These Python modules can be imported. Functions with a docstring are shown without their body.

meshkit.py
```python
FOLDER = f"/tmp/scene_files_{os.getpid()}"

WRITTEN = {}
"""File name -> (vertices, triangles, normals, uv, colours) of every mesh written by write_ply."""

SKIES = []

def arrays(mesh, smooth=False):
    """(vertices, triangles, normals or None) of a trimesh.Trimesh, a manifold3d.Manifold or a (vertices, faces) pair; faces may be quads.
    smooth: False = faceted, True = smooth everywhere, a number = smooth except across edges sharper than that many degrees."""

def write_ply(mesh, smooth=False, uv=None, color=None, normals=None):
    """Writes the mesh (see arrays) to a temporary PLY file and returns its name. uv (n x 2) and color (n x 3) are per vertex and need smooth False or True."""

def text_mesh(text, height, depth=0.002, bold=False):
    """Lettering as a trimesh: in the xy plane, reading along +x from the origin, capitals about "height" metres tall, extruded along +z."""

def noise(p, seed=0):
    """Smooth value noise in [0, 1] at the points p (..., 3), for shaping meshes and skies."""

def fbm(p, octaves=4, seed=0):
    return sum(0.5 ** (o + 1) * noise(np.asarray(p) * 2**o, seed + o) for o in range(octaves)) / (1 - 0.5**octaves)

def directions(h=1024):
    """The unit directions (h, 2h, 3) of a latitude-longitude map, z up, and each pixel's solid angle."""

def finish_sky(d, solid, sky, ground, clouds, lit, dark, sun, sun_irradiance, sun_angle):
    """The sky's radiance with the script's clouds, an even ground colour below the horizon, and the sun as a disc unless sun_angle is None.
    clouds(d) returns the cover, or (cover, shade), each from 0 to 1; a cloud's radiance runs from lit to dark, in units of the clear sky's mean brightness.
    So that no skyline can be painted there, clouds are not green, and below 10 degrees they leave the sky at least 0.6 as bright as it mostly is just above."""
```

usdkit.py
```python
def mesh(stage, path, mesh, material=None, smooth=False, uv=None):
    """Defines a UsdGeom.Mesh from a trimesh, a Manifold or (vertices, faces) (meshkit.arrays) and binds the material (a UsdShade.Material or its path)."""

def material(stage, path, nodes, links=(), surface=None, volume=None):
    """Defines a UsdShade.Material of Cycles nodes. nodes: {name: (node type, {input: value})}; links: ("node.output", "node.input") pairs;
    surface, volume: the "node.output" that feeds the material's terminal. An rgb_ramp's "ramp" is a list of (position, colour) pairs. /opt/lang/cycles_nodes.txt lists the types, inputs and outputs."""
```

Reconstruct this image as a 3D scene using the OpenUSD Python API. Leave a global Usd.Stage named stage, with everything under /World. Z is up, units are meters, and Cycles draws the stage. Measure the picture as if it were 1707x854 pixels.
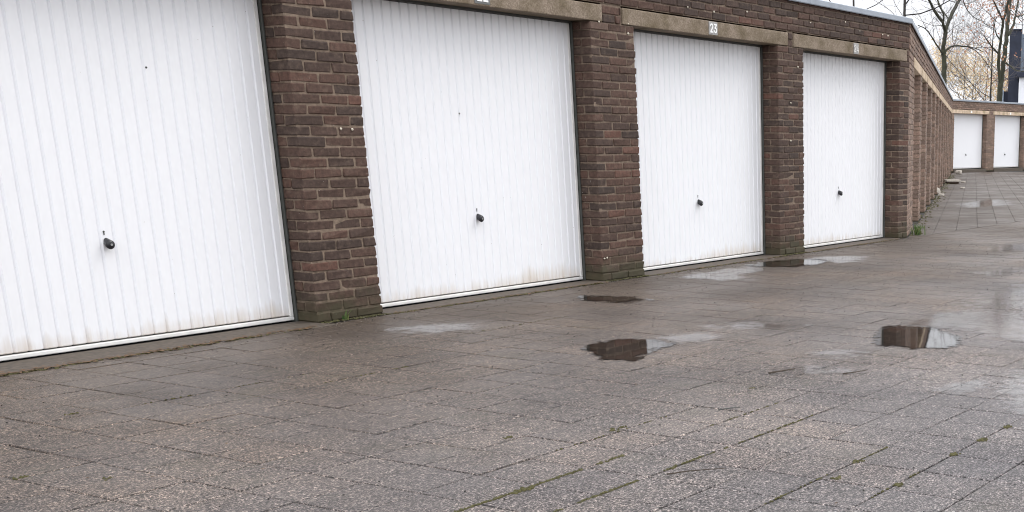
import math, random
import numpy as np
import trimesh
from scipy.spatial import cKDTree
from shapely import Polygon, Point, contains_xy
from shapely.ops import triangulate
from pxr import Usd, UsdGeom, UsdLux, UsdShade, Gf, Sdf, Vt
import usdkit, meshkit

stage = Usd.Stage.CreateInMemory()
UsdGeom.SetStageUpAxis(stage, UsdGeom.Tokens.z)
UsdGeom.SetStageMetersPerUnit(stage, 1.0)
stage.SetDefaultPrim(UsdGeom.Xform.Define(stage, "/World").GetPrim())
T = Sdf.ValueTypeNames

# ------------------------------------------------------------------ camera
# world: x runs along the near garage front, y into the garages, z up
FW = np.array([0.85454179, 0.44378537, -0.26983859])
RT = np.array([0.46260003, -0.88653978, 0.00695851])
UP = np.array([0.23613456, 0.13077368, 0.96288042])
EYE = np.array([0.0, -6.80083833, 1.15710187])
FPX, CX, CY, W, H = 2070.85, 1445.94, 813.53, 1707.0, 854.0
cam = UsdGeom.Camera.Define(stage, "/World/camera")
S = 26.0 / FPX
cam.CreateFocalLengthAttr(26.0)
cam.CreateHorizontalApertureAttr(W * S)
cam.CreateVerticalApertureAttr(W * S / 2)
cam.CreateHorizontalApertureOffsetAttr((W / 2 - CX) * S)
cam.CreateVerticalApertureOffsetAttr(-(H / 2 - CY) * S)
cam.CreateClippingRangeAttr(Gf.Vec2f(0.05, 2000))
M = Gf.Matrix4d(*[float(x) for x in (*RT, 0, *UP, 0, *(-FW), 0, *EYE, 1)])
cam.AddTransformOp().Set(M)
cam.CreateExposureAttr(-0.25)

# ------------------------------------------------------------------ sky and sun (overcast)
SUN_EL, SUN_AZ = math.radians(48), math.radians(122)      # azimuth = atan2(x, y) of the direction to the sun
SKY_S = 0.1
CLOUD = 31.0
sky = usdkit.material(stage, "/World/Looks/sky", {
    "tc": ("texture_coordinate", {}),
    "st": ("sky_texture", {"sky_type": "single_scattering", "sun_disc": False, "sun_elevation": SUN_EL, "sun_rotation": SUN_AZ, "aerosol_density": 3.0}),
    "sep": ("separate_xyz", {}),
    "grad": ("map_range", {"from_min": 0.0, "from_max": 1.0, "to_min": 0.47, "to_max": 1.0, "clamp": True}),
    "mp": ("mapping", {"scale": (1, 1, 2.5)}),
    "n": ("noise_texture", {"scale": 2.2, "detail": 5.0, "roughness": 0.55}),
    "nr": ("map_range", {"from_min": 0.3, "from_max": 0.7, "to_min": 0.86, "to_max": 1.1, "clamp": True}),
    "mul": ("math", {"math_type": "multiply"}),
    "cc": ("mix", {"mix_type": "mix", "color1": (0, 0, 0), "color2": (CLOUD * 0.965, CLOUD * 0.985, CLOUD * 1.03)}),
    "mx": ("mix", {"mix_type": "mix", "fac": 0.93}),
    "bg": ("background_shader", {"strength": SKY_S}),
}, [("tc.generated", "sep.vector"), ("sep.z", "grad.value"), ("tc.generated", "mp.vector"), ("mp.vector", "n.vector"), ("n.fac", "nr.value"),
    ("grad.result", "mul.value1"), ("nr.result", "mul.value2"), ("mul.value", "cc.fac"), ("st.color", "mx.color1"), ("cc.color", "mx.color2"),
    ("mx.color", "bg.color")], surface="bg.background")
dome = UsdLux.DomeLight.Define(stage, "/World/sky")
dome.CreateIntensityAttr(1.0)
UsdShade.MaterialBindingAPI.Apply(dome.GetPrim()).Bind(sky)
dome.GetPrim().SetCustomDataByKey("kind", "structure")
sun = UsdLux.DistantLight.Define(stage, "/World/sun")
sun.CreateIntensityAttr(0.4)
sun.CreateAngleAttr(25.0)
sun.CreateColorAttr(Gf.Vec3f(1.0, 0.965, 0.92))
sun.GetPrim().CreateAttribute("inputs:normalize", T.Bool).Set(True)
d = np.array([math.cos(SUN_EL) * math.sin(SUN_AZ), math.cos(SUN_EL) * math.cos(SUN_AZ), math.sin(SUN_EL)])
sun.AddTransformOp().Set(Gf.Matrix4d().SetRotate(Gf.Rotation(Gf.Vec3d(0, 0, 1), Gf.Vec3d(*map(float, d)))))

# ------------------------------------------------------------------ helpers
_count = {}
def path_for(name, parent):
    base = parent.GetPath().pathString if parent is not None else "/World"
    k = (base, name)
    _count[k] = _count.get(k, -1) + 1
    return f"{base}/{name}" + (f"_{_count[k]:03d}" if _count[k] else "")

def note(prim, label=None, category=None, group=None, kind=None):
    for key, v in (("label", label), ("category", category), ("group", group), ("kind", kind)):
        if v: prim.SetCustomDataByKey(key, v)
    return prim

def thing(name, loc=(0, 0, 0), rotz=0.0, **kw):
    x = UsdGeom.Xform.Define(stage, path_for(name, None))
    x.AddTranslateOp().Set(Gf.Vec3d(*map(float, loc)))
    x.AddRotateZOp().Set(float(rotz))
    return note(x.GetPrim(), **kw)

def obj(name, mesh, mat, parent=None, smooth=False, attrs=None, **kw):
    """One Mesh prim. attrs: per-vertex float primvars (only with smooth=False)."""
    m = usdkit.mesh(stage, path_for(name, parent), mesh, mat, smooth=smooth)
    for k, v in (attrs or {}).items():
        UsdGeom.PrimvarsAPI(m).CreatePrimvar(k, T.FloatArray, "vertex").Set(Vt.FloatArray.FromNumpy(np.asarray(v, np.float32)))
    return note(m.GetPrim(), **kw)

class MB:
    """Collects pieces (vertices, faces, tone) of one mesh."""
    def __init__(s): s.v, s.f, s.t, s.n = [], [], [], 0
    def add(s, v, f, tone=0.5):
        v = np.asarray(v, float); f = np.asarray(f, int)
        if f.shape[1] == 4: f = np.vstack([f[:, [0, 1, 2]], f[:, [0, 2, 3]]])
        s.v.append(v); s.f.append(f + s.n); s.t.append(np.full(len(v), tone)); s.n += len(v)
        return s
    def tm(s, m, tone=0.5): return s.add(m.vertices, m.faces, tone)
    def box(s, x0, x1, y0, y1, z0, z1, c=0.0, tone=0.5):
        return s.add(*cbox(x0, x1, y0, y1, z0, z1, c), tone)
    def mesh(s): return np.vstack(s.v), np.vstack(s.f)
    def tone(s): return np.concatenate(s.t)
    def build(s, name, mat, parent=None, smooth=False, tone=False, **kw):
        return obj(name, s.mesh(), mat, parent, smooth, {"tone": s.tone()} if tone else None, **kw)

# a chamfered box: 24 corner points, hull topology worked out once
_sg = np.array([[x, y, z] for x in (-1, 1) for y in (-1, 1) for z in (-1, 1)], float)
_base = np.vstack([np.where(np.arange(3) == a, _sg, _sg * 0.8) for a in range(3)])
from scipy.spatial import ConvexHull
_h = ConvexHull(_base)
_hf = _h.simplices.copy()
for i, s_ in enumerate(_hf):
    nrm = np.cross(_base[s_[1]] - _base[s_[0]], _base[s_[2]] - _base[s_[0]])
    if nrm @ _base[s_].mean(0) < 0: _hf[i] = s_[::-1]
_cornersign = np.vstack([_sg] * 3)
_axis = np.repeat(np.arange(3), 8)

def cbox(x0, x1, y0, y1, z0, z1, c=0.0):
    ctr = np.array([x0 + x1, y0 + y1, z0 + z1]) / 2; h = np.array([x1 - x0, y1 - y0, z1 - z0]) / 2
    if c <= 0:
        v = ctr + _sg * h
        f = np.array([[0, 1, 3, 2], [4, 6, 7, 5], [0, 4, 5, 1], [2, 3, 7, 6], [0, 2, 6, 4], [1, 5, 7, 3]])
        return v, f
    inset = np.full((24, 3), float(c)); inset[np.arange(24), _axis] = 0
    return ctr + _cornersign * (h - inset), _hf

def brick_mesh(x0, x1, y0, y1, z0, z1, rng, c=0.006, jit=0.0022):
    v, f = cbox(x0, x1, y0, y1, z0, z1, c)
    v = v.copy()
    cj = np.array([[rng.gauss(0, jit) for _ in range(3)] for _ in range(8)])   # each corner wanders as a whole
    v += np.vstack([cj] * 3) + np.array([[rng.gauss(0, jit * 0.45) for _ in range(3)] for _ in range(24)])
    v[:, 1] += rng.gauss(0, 0.0018)
    return v, f

def tube(pts, rad, sides=6):
    p = np.asarray(pts, float); r = np.broadcast_to(rad, (len(p),))
    t = np.gradient(p, axis=0); t /= np.linalg.norm(t, axis=1, keepdims=True) + 1e-12
    a = np.cross(t, np.where(np.abs(t[:, 2:]) < 0.9, [0, 0, 1.0], [1.0, 0, 0])); a /= np.linalg.norm(a, axis=1, keepdims=True) + 1e-12
    b = np.cross(t, a); an = np.arange(sides) * 2 * np.pi / sides
    v = p[:, None] + r[:, None, None] * (np.cos(an)[None, :, None] * a[:, None] + np.sin(an)[None, :, None] * b[:, None])
    i, j = np.meshgrid(np.arange(len(p) - 1), np.arange(sides), indexing="ij")
    q = np.stack([i * sides + j, i * sides + (j + 1) % sides, (i + 1) * sides + (j + 1) % sides, (i + 1) * sides + j], -1).reshape(-1, 4)
    return v.reshape(-1, 3), q

def lathe(prof, n=20, axis="y", centre=(0, 0, 0)):
    """prof: (distance along the axis, radius)."""
    pr = np.asarray(prof, float); an = np.arange(n) * 2 * np.pi / n
    A, R = pr[:, 0][:, None], pr[:, 1][:, None]
    ring = np.stack([R * np.cos(an), A + 0 * an, R * np.sin(an)], -1).reshape(-1, 3)
    k = len(pr); i, j = np.meshgrid(np.arange(k - 1), np.arange(n), indexing="ij")
    q = np.stack([i * n + j, i * n + (j + 1) % n, (i + 1) * n + (j + 1) % n, (i + 1) * n + j], -1).reshape(-1, 4)
    return ring + np.asarray(centre), q

# ------------------------------------------------------------------ materials
LK = "/World/Looks/"
def plain(name, col, rough=0.6, bump=0.0, scale=40.0, vary=0.0, metal=0.0, spec=0.5):
    nodes = {"g": ("geometry", {}), "n": ("noise_texture", {"scale": scale, "detail": 4.0}),
             "r": ("rgb_ramp", {"ramp": [(0.3, tuple(c * (1 - vary) for c in col)), (0.7, tuple(min(1, c * (1 + vary)) for c in col))]}),
             "b": ("bump", {"strength": bump, "distance": 0.01}), "p": ("principled_bsdf", {"roughness": rough, "metallic": metal, "specular_ior_level": spec})}
    return usdkit.material(stage, LK + name, nodes, [("g.position", "n.vector"), ("n.fac", "r.fac"), ("r.color", "p.base_color"), ("n.fac", "b.height"), ("b.normal", "p.normal")], surface="p.BSDF")

def brick_material(name, ramp, moss=True, fine=1.0):
    nodes = {
        "tone": ("attribute", {"attribute": "tone"}), "g": ("geometry", {}),
        "ramp": ("rgb_ramp", {"ramp": ramp}),
        "n1": ("noise_texture", {"scale": 38.0, "detail": 6.0, "roughness": 0.65}),
        "v1": ("map_range", {"from_min": 0.3, "from_max": 0.7, "to_min": 0.55, "to_max": 1.4, "clamp": True}),
        "m1": ("mix", {"mix_type": "multiply", "fac": 0.85}),
        # lighter mortar smears and lime bloom
        "n2": ("noise_texture", {"scale": 17.0, "detail": 5.0, "roughness": 0.7}),
        "v2": ("map_range", {"from_min": 0.52, "from_max": 0.74, "to_min": 0.0, "to_max": 0.62, "clamp": True}),
        "m2": ("mix", {"mix_type": "mix", "color2": (0.15, 0.106, 0.079)}),
        # white lime specks
        "n3": ("noise_texture", {"scale": 55.0, "detail": 2.0}),
        "v3": ("map_range", {"from_min": 0.755, "from_max": 0.775, "to_min": 0.0, "to_max": 0.7, "clamp": True}),
        "m3": ("mix", {"mix_type": "mix", "color2": (0.5, 0.46, 0.42)}),
        # green algae low on the wall
        "sx": ("separate_xyz", {}), "n4": ("noise_texture", {"scale": 7.0, "detail": 5.0, "roughness": 0.65}),
        "hz": ("map_range", {"from_min": 0.0, "from_max": 0.42, "to_min": 0.55, "to_max": -0.30, "clamp": True}),
        "ad": ("math", {"math_type": "add"}),
        "v4": ("map_range", {"from_min": 0.62, "from_max": 0.98, "to_min": 0.0, "to_max": 0.8 if moss else 0.25, "clamp": True}),
        "m4": ("mix", {"mix_type": "mix", "color2": (0.050, 0.046, 0.024)}),
        "nb": ("noise_texture", {"scale": 130.0, "detail": 4.0, "roughness": 0.7}), "ba": ("math", {"math_type": "multiply_add", "value2": 0.5}),
        "b": ("bump", {"strength": 0.7, "distance": 0.004}), "p": ("principled_bsdf", {"roughness": 0.82, "specular_ior_level": 0.3}),
    }
    links = [("tone.fac", "ramp.fac"), ("g.position", "n1.vector"), ("n1.fac", "v1.value"), ("ramp.color", "m1.color1"), ("v1.result", "m1.color2"),
             ("g.position", "n2.vector"), ("n2.fac", "v2.value"), ("v2.result", "m2.fac"), ("m1.color", "m2.color1"),
             ("g.position", "n3.vector"), ("n3.fac", "v3.value"), ("v3.result", "m3.fac"), ("m2.color", "m3.color1"),
             ("g.position", "sx.vector"), ("sx.z", "hz.value"), ("g.position", "n4.vector"), ("hz.result", "ad.value1"), ("n4.fac", "ad.value2"),
             ("ad.value", "v4.value"), ("v4.result", "m4.fac"), ("m3.color", "m4.color1"), ("m4.color", "p.base_color"),
             ("g.position", "nb.vector"), ("nb.fac", "ba.value1"), ("n1.fac", "ba.value3"), ("ba.value", "b.height"), ("b.normal", "p.normal")]
    return usdkit.material(stage, LK + name, nodes, links, surface="p.BSDF")

BRICK = brick_material("brown_brick", [(0.0, (0.048, 0.033, 0.027)), (0.25, (0.060, 0.038, 0.030)), (0.55, (0.077, 0.045, 0.034)), (0.8, (0.092, 0.051, 0.038)), (0.92, (0.116, 0.057, 0.042)), (1.0, (0.108, 0.076, 0.059))])
BRICK_LIT = brick_material("brown_brick_lit", [(0.0, (0.150, 0.105, 0.084)), (0.4, (0.205, 0.143, 0.112)), (0.8, (0.255, 0.168, 0.128)), (1.0, (0.28, 0.20, 0.155))], moss=False)  # near brick lightened: stronger light on wing and far rows painted into colour
MORTAR = brick_material("sandy_mortar", [(0.0, (0.165, 0.122, 0.090)), (1.0, (0.215, 0.160, 0.118))])

def door_material():
    nodes = {
        "g": ("geometry", {}), "sx": ("separate_xyz", {}),
        "mp": ("mapping", {"scale": (22, 22, 2.2)}), "n": ("noise_texture", {"scale": 1.0, "detail": 5.0, "roughness": 0.6}),
        "mp2": ("mapping", {"scale": (30, 30, 6)}), "nf": ("noise_texture", {"scale": 1.6, "detail": 4.0}),
        "hz": ("map_range", {"from_min": 0.035, "from_max": 0.22, "to_min": 0.40, "to_max": -0.35, "clamp": True}),
        "ad": ("math", {"math_type": "add"}), "lo": ("noise_texture", {"scale": 1.1, "detail": 3.0}), "lm": ("math", {"math_type": "multiply_add", "value2": 0.9, "value3": -0.45}), "ad2": ("math", {"math_type": "add"}),
        "v": ("map_range", {"from_min": 0.56, "from_max": 1.05, "to_min": 0.0, "to_max": 0.6, "clamp": True}),
        "wr": ("rgb_ramp", {"ramp": [(0.3, (0.79, 0.79, 0.808)), (0.7, (0.815, 0.815, 0.832))]}),
        "m": ("mix", {"mix_type": "mix", "color2": (0.50, 0.40, 0.29)}),
        "sp": ("noise_texture", {"scale": 60.0, "detail": 1.0}), "vs": ("map_range", {"from_min": 0.80, "from_max": 0.82, "to_min": 0.0, "to_max": 0.7, "clamp": True}),
        "m2": ("mix", {"mix_type": "mix", "color2": (0.28, 0.22, 0.17)}),
        "bn": ("noise_texture", {"scale": 2.5, "detail": 2.0}), "b": ("bump", {"strength": 0.12, "distance": 0.02}),
        "p": ("principled_bsdf", {"roughness": 0.4}),
    }
    links = [("g.position", "sx.vector"), ("g.position", "mp.vector"), ("mp.vector", "n.vector"), ("g.position", "mp2.vector"), ("mp2.vector", "nf.vector"),
             ("sx.z", "hz.value"), ("hz.result", "ad.value1"), ("n.fac", "ad.value2"), ("g.position", "lo.vector"), ("lo.fac", "lm.value1"), ("lm.value", "ad2.value1"), ("ad.value", "ad2.value2"), ("ad2.value", "v.value"), ("nf.fac", "wr.fac"), ("wr.color", "m.color1"), ("v.result", "m.fac"),
             ("g.position", "sp.vector"), ("sp.fac", "vs.value"), ("m.color", "m2.color1"), ("vs.result", "m2.fac"), ("m2.color", "p.base_color"),
             ("g.position", "bn.vector"), ("bn.fac", "b.height"), ("b.normal", "p.normal")]
    return usdkit.material(stage, LK + "white_door_paint", nodes, links, surface="p.BSDF")
DOOR = door_material()
RAIL = plain("white_rail_paint", (0.69, 0.675, 0.65), 0.5, 0.15, 9, 0.14)

def lintel_material(name="washed_concrete", k=1.0):
    nodes = {"g": ("geometry", {}), "n": ("noise_texture", {"scale": 90.0, "detail": 3.0, "roughness": 0.7}), "n2": ("noise_texture", {"scale": 6.0, "detail": 5.0}),
             "r": ("rgb_ramp", {"ramp": [(0.3, tuple(k * c for c in (0.1150, 0.0920, 0.0700))), (0.5, tuple(k * c for c in (0.1750, 0.1420, 0.1100))), (0.7, tuple(k * c for c in (0.2600, 0.2200, 0.1800)))]}),
             "r2": ("rgb_ramp", {"ramp": [(0.32, (0.62, 0.58, 0.46)), (0.62, (1.08, 1.04, 1.0))]}), "m": ("mix", {"mix_type": "multiply", "fac": 1.0}),
             "b": ("bump", {"strength": 0.6, "distance": 0.006}), "p": ("principled_bsdf", {"roughness": 0.85, "specular_ior_level": 0.3})}
    return usdkit.material(stage, LK + name, nodes, [("g.position", "n.vector"), ("g.position", "n2.vector"), ("n.fac", "r.fac"), ("n2.fac", "r2.fac"), ("r.color", "m.color1"), ("r2.color", "m.color2"),
                           ("m.color", "p.base_color"), ("n.fac", "b.height"), ("b.normal", "p.normal")], surface="p.BSDF")
LINTEL = lintel_material("washed_concrete", 1.22)
LINTEL_LIT = lintel_material("washed_concrete_lit", 3.2)  # same concrete multiplied up, so the brighter light there sits in the colour

def paving_material(name, dark, light, wet_lo=0.10, wet_hi=0.50, walls=1.0):
    nodes = {
        "g": ("geometry", {}), "tone": ("attribute", {"attribute": "tone"}),
        "n": ("noise_texture", {"scale": 105.0, "detail": 3.0, "roughness": 0.9}),
        "r": ("rgb_ramp", {"ramp": [(0.38, tuple(c * 0.2 for c in dark)), (0.47, dark), (0.54, light), (0.62, tuple(c * 3.8 for c in light))]}),
        "big": ("noise_texture", {"scale": 0.9, "detail": 4.0, "roughness": 0.6}), "rb": ("rgb_ramp", {"ramp": [(0.3, (0.70, 0.69, 0.70)), (0.5, (1.0, 0.98, 0.96)), (0.7, (1.3, 1.23, 1.14))]}),
        "mb": ("mix", {"mix_type": "multiply", "fac": 1.0}),
        "md": ("noise_texture", {"scale": 26.0, "detail": 5.0, "roughness": 0.8}), "rm": ("rgb_ramp", {"ramp": [(0.36, (0.45, 0.44, 0.43)), (0.5, (1.0, 0.98, 0.96)), (0.64, (1.8, 1.72, 1.62))]}), "mm": ("mix", {"mix_type": "multiply", "fac": 1.0}),
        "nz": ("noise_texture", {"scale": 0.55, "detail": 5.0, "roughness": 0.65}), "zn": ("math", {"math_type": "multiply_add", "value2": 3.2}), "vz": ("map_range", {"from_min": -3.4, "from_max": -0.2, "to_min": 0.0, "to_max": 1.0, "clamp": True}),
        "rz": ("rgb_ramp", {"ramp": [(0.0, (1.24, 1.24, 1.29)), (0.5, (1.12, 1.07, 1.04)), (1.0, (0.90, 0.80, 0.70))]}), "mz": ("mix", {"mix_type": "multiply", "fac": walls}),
        "rt": ("rgb_ramp", {"ramp": [(0.0, (0.82, 0.82, 0.85)), (0.5, (1.0, 1.0, 1.0)), (1.0, (1.15, 1.08, 1.02))]}), "mt": ("mix", {"mix_type": "multiply", "fac": 1.0}),
        "gr": ("noise_texture", {"scale": 2.3, "detail": 6.0, "roughness": 0.65}), "vg": ("map_range", {"from_min": 0.56, "from_max": 0.75, "to_min": 0.0, "to_max": 0.4, "clamp": True}),
        "mg": ("mix", {"mix_type": "mix", "color2": (0.062, 0.055, 0.034)}),
        # dirt and moss washed up against the garages
        "sx": ("separate_xyz", {}), "ny": ("noise_texture", {"scale": 1.6, "detail": 5.0, "roughness": 0.65}), "yn": ("math", {"math_type": "multiply_add", "value2": 1.5}),
        "vy": ("map_range", {"from_min": -0.75, "from_max": 0.8, "to_min": 0.0, "to_max": 0.52, "clamp": True}),
        "my": ("mix", {"mix_type": "mix", "color2": (0.066, 0.048, 0.033)}),
        "wet": ("noise_texture", {"scale": 0.75, "detail": 5.0, "roughness": 0.6}), "vr": ("map_range", {"from_min": 0.36, "from_max": 0.60, "to_min": wet_hi, "to_max": wet_lo, "clamp": True}),
        "b": ("bump", {"strength": 0.9, "distance": 0.006}), "p": ("principled_bsdf", {"ior": 1.36}),
    }
    links = [("g.position", "n.vector"), ("n.fac", "r.fac"), ("g.position", "big.vector"), ("big.fac", "rb.fac"), ("r.color", "mb.color1"), ("rb.color", "mb.color2"),
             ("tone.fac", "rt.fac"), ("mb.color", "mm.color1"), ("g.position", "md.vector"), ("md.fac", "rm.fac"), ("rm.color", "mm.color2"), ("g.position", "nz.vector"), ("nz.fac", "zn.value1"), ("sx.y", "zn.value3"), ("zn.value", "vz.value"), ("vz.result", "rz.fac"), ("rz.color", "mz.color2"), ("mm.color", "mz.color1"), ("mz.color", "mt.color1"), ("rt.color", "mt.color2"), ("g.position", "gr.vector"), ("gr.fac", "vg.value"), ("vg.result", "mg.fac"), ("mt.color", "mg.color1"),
             ("g.position", "sx.vector"), ("g.position", "ny.vector"), ("ny.fac", "yn.value1"), ("sx.y", "yn.value3"), ("yn.value", "vy.value"), ("vy.result", "my.fac"), ("mg.color", "my.color1"),
             ("my.color", "p.base_color"), ("g.position", "wet.vector"), ("wet.fac", "vr.value"), ("vr.result", "p.roughness"), ("n.fac", "b.height"), ("b.normal", "p.normal")]
    return usdkit.material(stage, LK + name, nodes, links, surface="p.BSDF")
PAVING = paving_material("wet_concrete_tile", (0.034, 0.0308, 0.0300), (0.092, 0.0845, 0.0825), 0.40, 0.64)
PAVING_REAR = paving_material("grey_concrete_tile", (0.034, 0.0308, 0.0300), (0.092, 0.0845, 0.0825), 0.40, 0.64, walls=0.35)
SOIL = plain("joint_soil", (0.018, 0.015, 0.011), 0.9, 0.5, 60, 0.5)
GROUND = plain("far_ground", (0.10, 0.092, 0.082), 0.7, 0.3, 3, 0.25)
CONCRETE = plain("threshold_concrete", (0.075, 0.058, 0.043), 0.75, 0.6, 28, 0.35)
DARK = plain("gap_shade_black", (0.012, 0.012, 0.012), 0.8)
JAMB = plain("grey_green_steel", (0.045, 0.047, 0.042), 0.55, 0.1, 20, 0.25)
BLACK = plain("black_plastic", (0.008, 0.008, 0.010), 0.28)
LOCK = plain("dull_steel", (0.42, 0.42, 0.42), 0.35, metal=1.0)
ZINC = plain("grey_metal_trim", (0.27, 0.30, 0.34), 0.42, 0.1, 8, 0.12, metal=0.2)
ROOF = plain("roof_felt", (0.05, 0.05, 0.05), 0.85)
PLATE_DARK = plain("grey_plate", (0.13, 0.135, 0.13), 0.45, vary=0.15)
PLATE_PALE = plain("pale_plate", (0.30, 0.29, 0.28), 0.5, vary=0.15)
DIGIT = plain("white_digits", (0.82, 0.82, 0.8), 0.45)
DIGIT_OLD = plain("faded_digits", (0.58, 0.56, 0.53), 0.55, vary=0.15)
LIME = plain("lime_white", (0.62, 0.56, 0.46), 0.8, 0.4, 60, 0.2)
MOSS = plain("moss_green", (0.066, 0.060, 0.020), 0.9, 0.5, 80, 0.5)
LITTER = plain("rotting_leaves", (0.115, 0.062, 0.026), 0.75, 0.3, 60, 0.5)
BARK = plain("dark_bark", (0.028, 0.024, 0.020), 0.9, 0.6, 12, 0.35)
BARK_GREEN = plain("green_bark", (0.032, 0.032, 0.018), 0.9, 0.6, 5, 0.4)
TWIG = plain("grey_twigs", (0.11, 0.098, 0.095), 0.9)
STICK = plain("brown_stick", (0.045, 0.032, 0.022), 0.8)
STONE = plain("pale_stone", (0.40, 0.36, 0.31), 0.8, 0.4, 30, 0.2)
NAVY = plain("navy_cladding", (0.020, 0.024, 0.040), 0.9, 0.1, 3, 0.2)
SLATE = plain("blue_grey_panel", (0.20, 0.24, 0.30), 0.5)
PALE_BLUE = plain("pale_blue_render", (0.38, 0.45, 0.55), 0.6)
WHITE = plain("white_render", (0.74, 0.75, 0.78), 0.6, vary=0.04)

def leaf_material(name, c1, c2):
    nodes = {"t": ("attribute", {"attribute": "tone"}), "r": ("rgb_ramp", {"ramp": [(0.0, c1), (1.0, c2)]}), "d": ("principled_bsdf", {"roughness": 0.6}), "tr": ("translucent_bsdf", {}), "m": ("mix_closure", {"fac": 0.4})}
    return usdkit.material(stage, LK + name, nodes, [("t.fac", "r.fac"), ("r.color", "d.base_color"), ("r.color", "tr.color"), ("d.BSDF", "m.closure1"), ("tr.BSDF", "m.closure2")], surface="m.closure")
LEAF_RUST = leaf_material("rust_leaves", (0.36, 0.15, 0.085), (0.52, 0.29, 0.18))
LEAF_GOLD = leaf_material("yellow_leaves", (0.62, 0.45, 0.27), (0.74, 0.62, 0.40))
LEAF_PINK = leaf_material("pale_red_leaves", (0.40, 0.26, 0.22), (0.55, 0.40, 0.33))
GRASS = leaf_material("grass_green", (0.045, 0.10, 0.028), (0.16, 0.17, 0.055))

def water_material(name, rough, cover, lo, hi, film=False):
    nodes = {"e": ("attribute", {"attribute": "depth"}), "g": ("geometry", {}), "n": ("noise_texture", {"scale": 7.0, "detail": 9.0, "roughness": 0.75}),
             "nn": ("math", {"math_type": "multiply_add", "value2": 2.8, "value3": -1.4}), "a": ("math", {"math_type": "add"}),
             "v": ("map_range", {"range_type": "smoothstep", "from_min": lo, "from_max": hi, "to_min": 0.0, "to_max": cover, "clamp": True}),
             "nb": ("noise_texture", {"scale": 6.0, "detail": 2.0}), "b": ("bump", {"strength": 0.06, "distance": 0.004}),
             "p": ("principled_bsdf", {"base_color": (0.007, 0.0055, 0.0045), "roughness": rough, "ior": 1.36}),
             "gl": ("glossy_bsdf", {"color": (1, 1, 1), "roughness": rough}), "fr": ("fresnel", {"IOR": 1.33}), "wm": ("mix_closure", {}),
             "t": ("transparent_bsdf", {}), "m": ("mix_closure", {})}
    links = [("g.position", "n.vector"), ("n.fac", "nn.value1"), ("nn.value", "a.value1"), ("e.fac", "a.value2"), ("a.value", "v.value"), ("v.result", "m.fac"),
             ("g.position", "nb.vector"), ("nb.fac", "b.height"), ("b.normal", "p.normal"), ("t.BSDF", "m.closure1")]
    links += [("fr.fac", "wm.fac"), ("t.BSDF", "wm.closure1"), ("gl.BSDF", "wm.closure2"), ("wm.closure", "m.closure2")] if film else [("p.BSDF", "m.closure2")]
    return usdkit.material(stage, LK + name, nodes, links, surface="m.closure")
PUDDLE = water_material("standing_water", 0.03, 1.0, 0.25, 0.6)
FILM = water_material("thin_water_film", 0.10, 0.74, 0.25, 1.1, film=True)

# ------------------------------------------------------------------ setting: ground and paving
ground = MB()
n = 24
xs = np.concatenate([np.linspace(-400, -20, 4), np.linspace(-10, 60, 8), np.linspace(90, 500, 4)])
ys = np.concatenate([np.linspace(-400, -30, 4), np.linspace(-20, 40, 7), np.linspace(70, 500, 4)])
gx, gy = np.meshgrid(xs, ys, indexing="ij")
gv = np.stack([gx, gy, np.full_like(gx, -0.03)], -1).reshape(-1, 3)
i, j = np.meshgrid(np.arange(len(xs) - 1), np.arange(len(ys) - 1), indexing="ij"); k = len(ys)
gq = np.stack([i * k + j, (i + 1) * k + j, (i + 1) * k + j + 1, i * k + j + 1], -1).reshape(-1, 4)
obj("ground", (gv, gq), GROUND, kind="structure")

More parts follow.
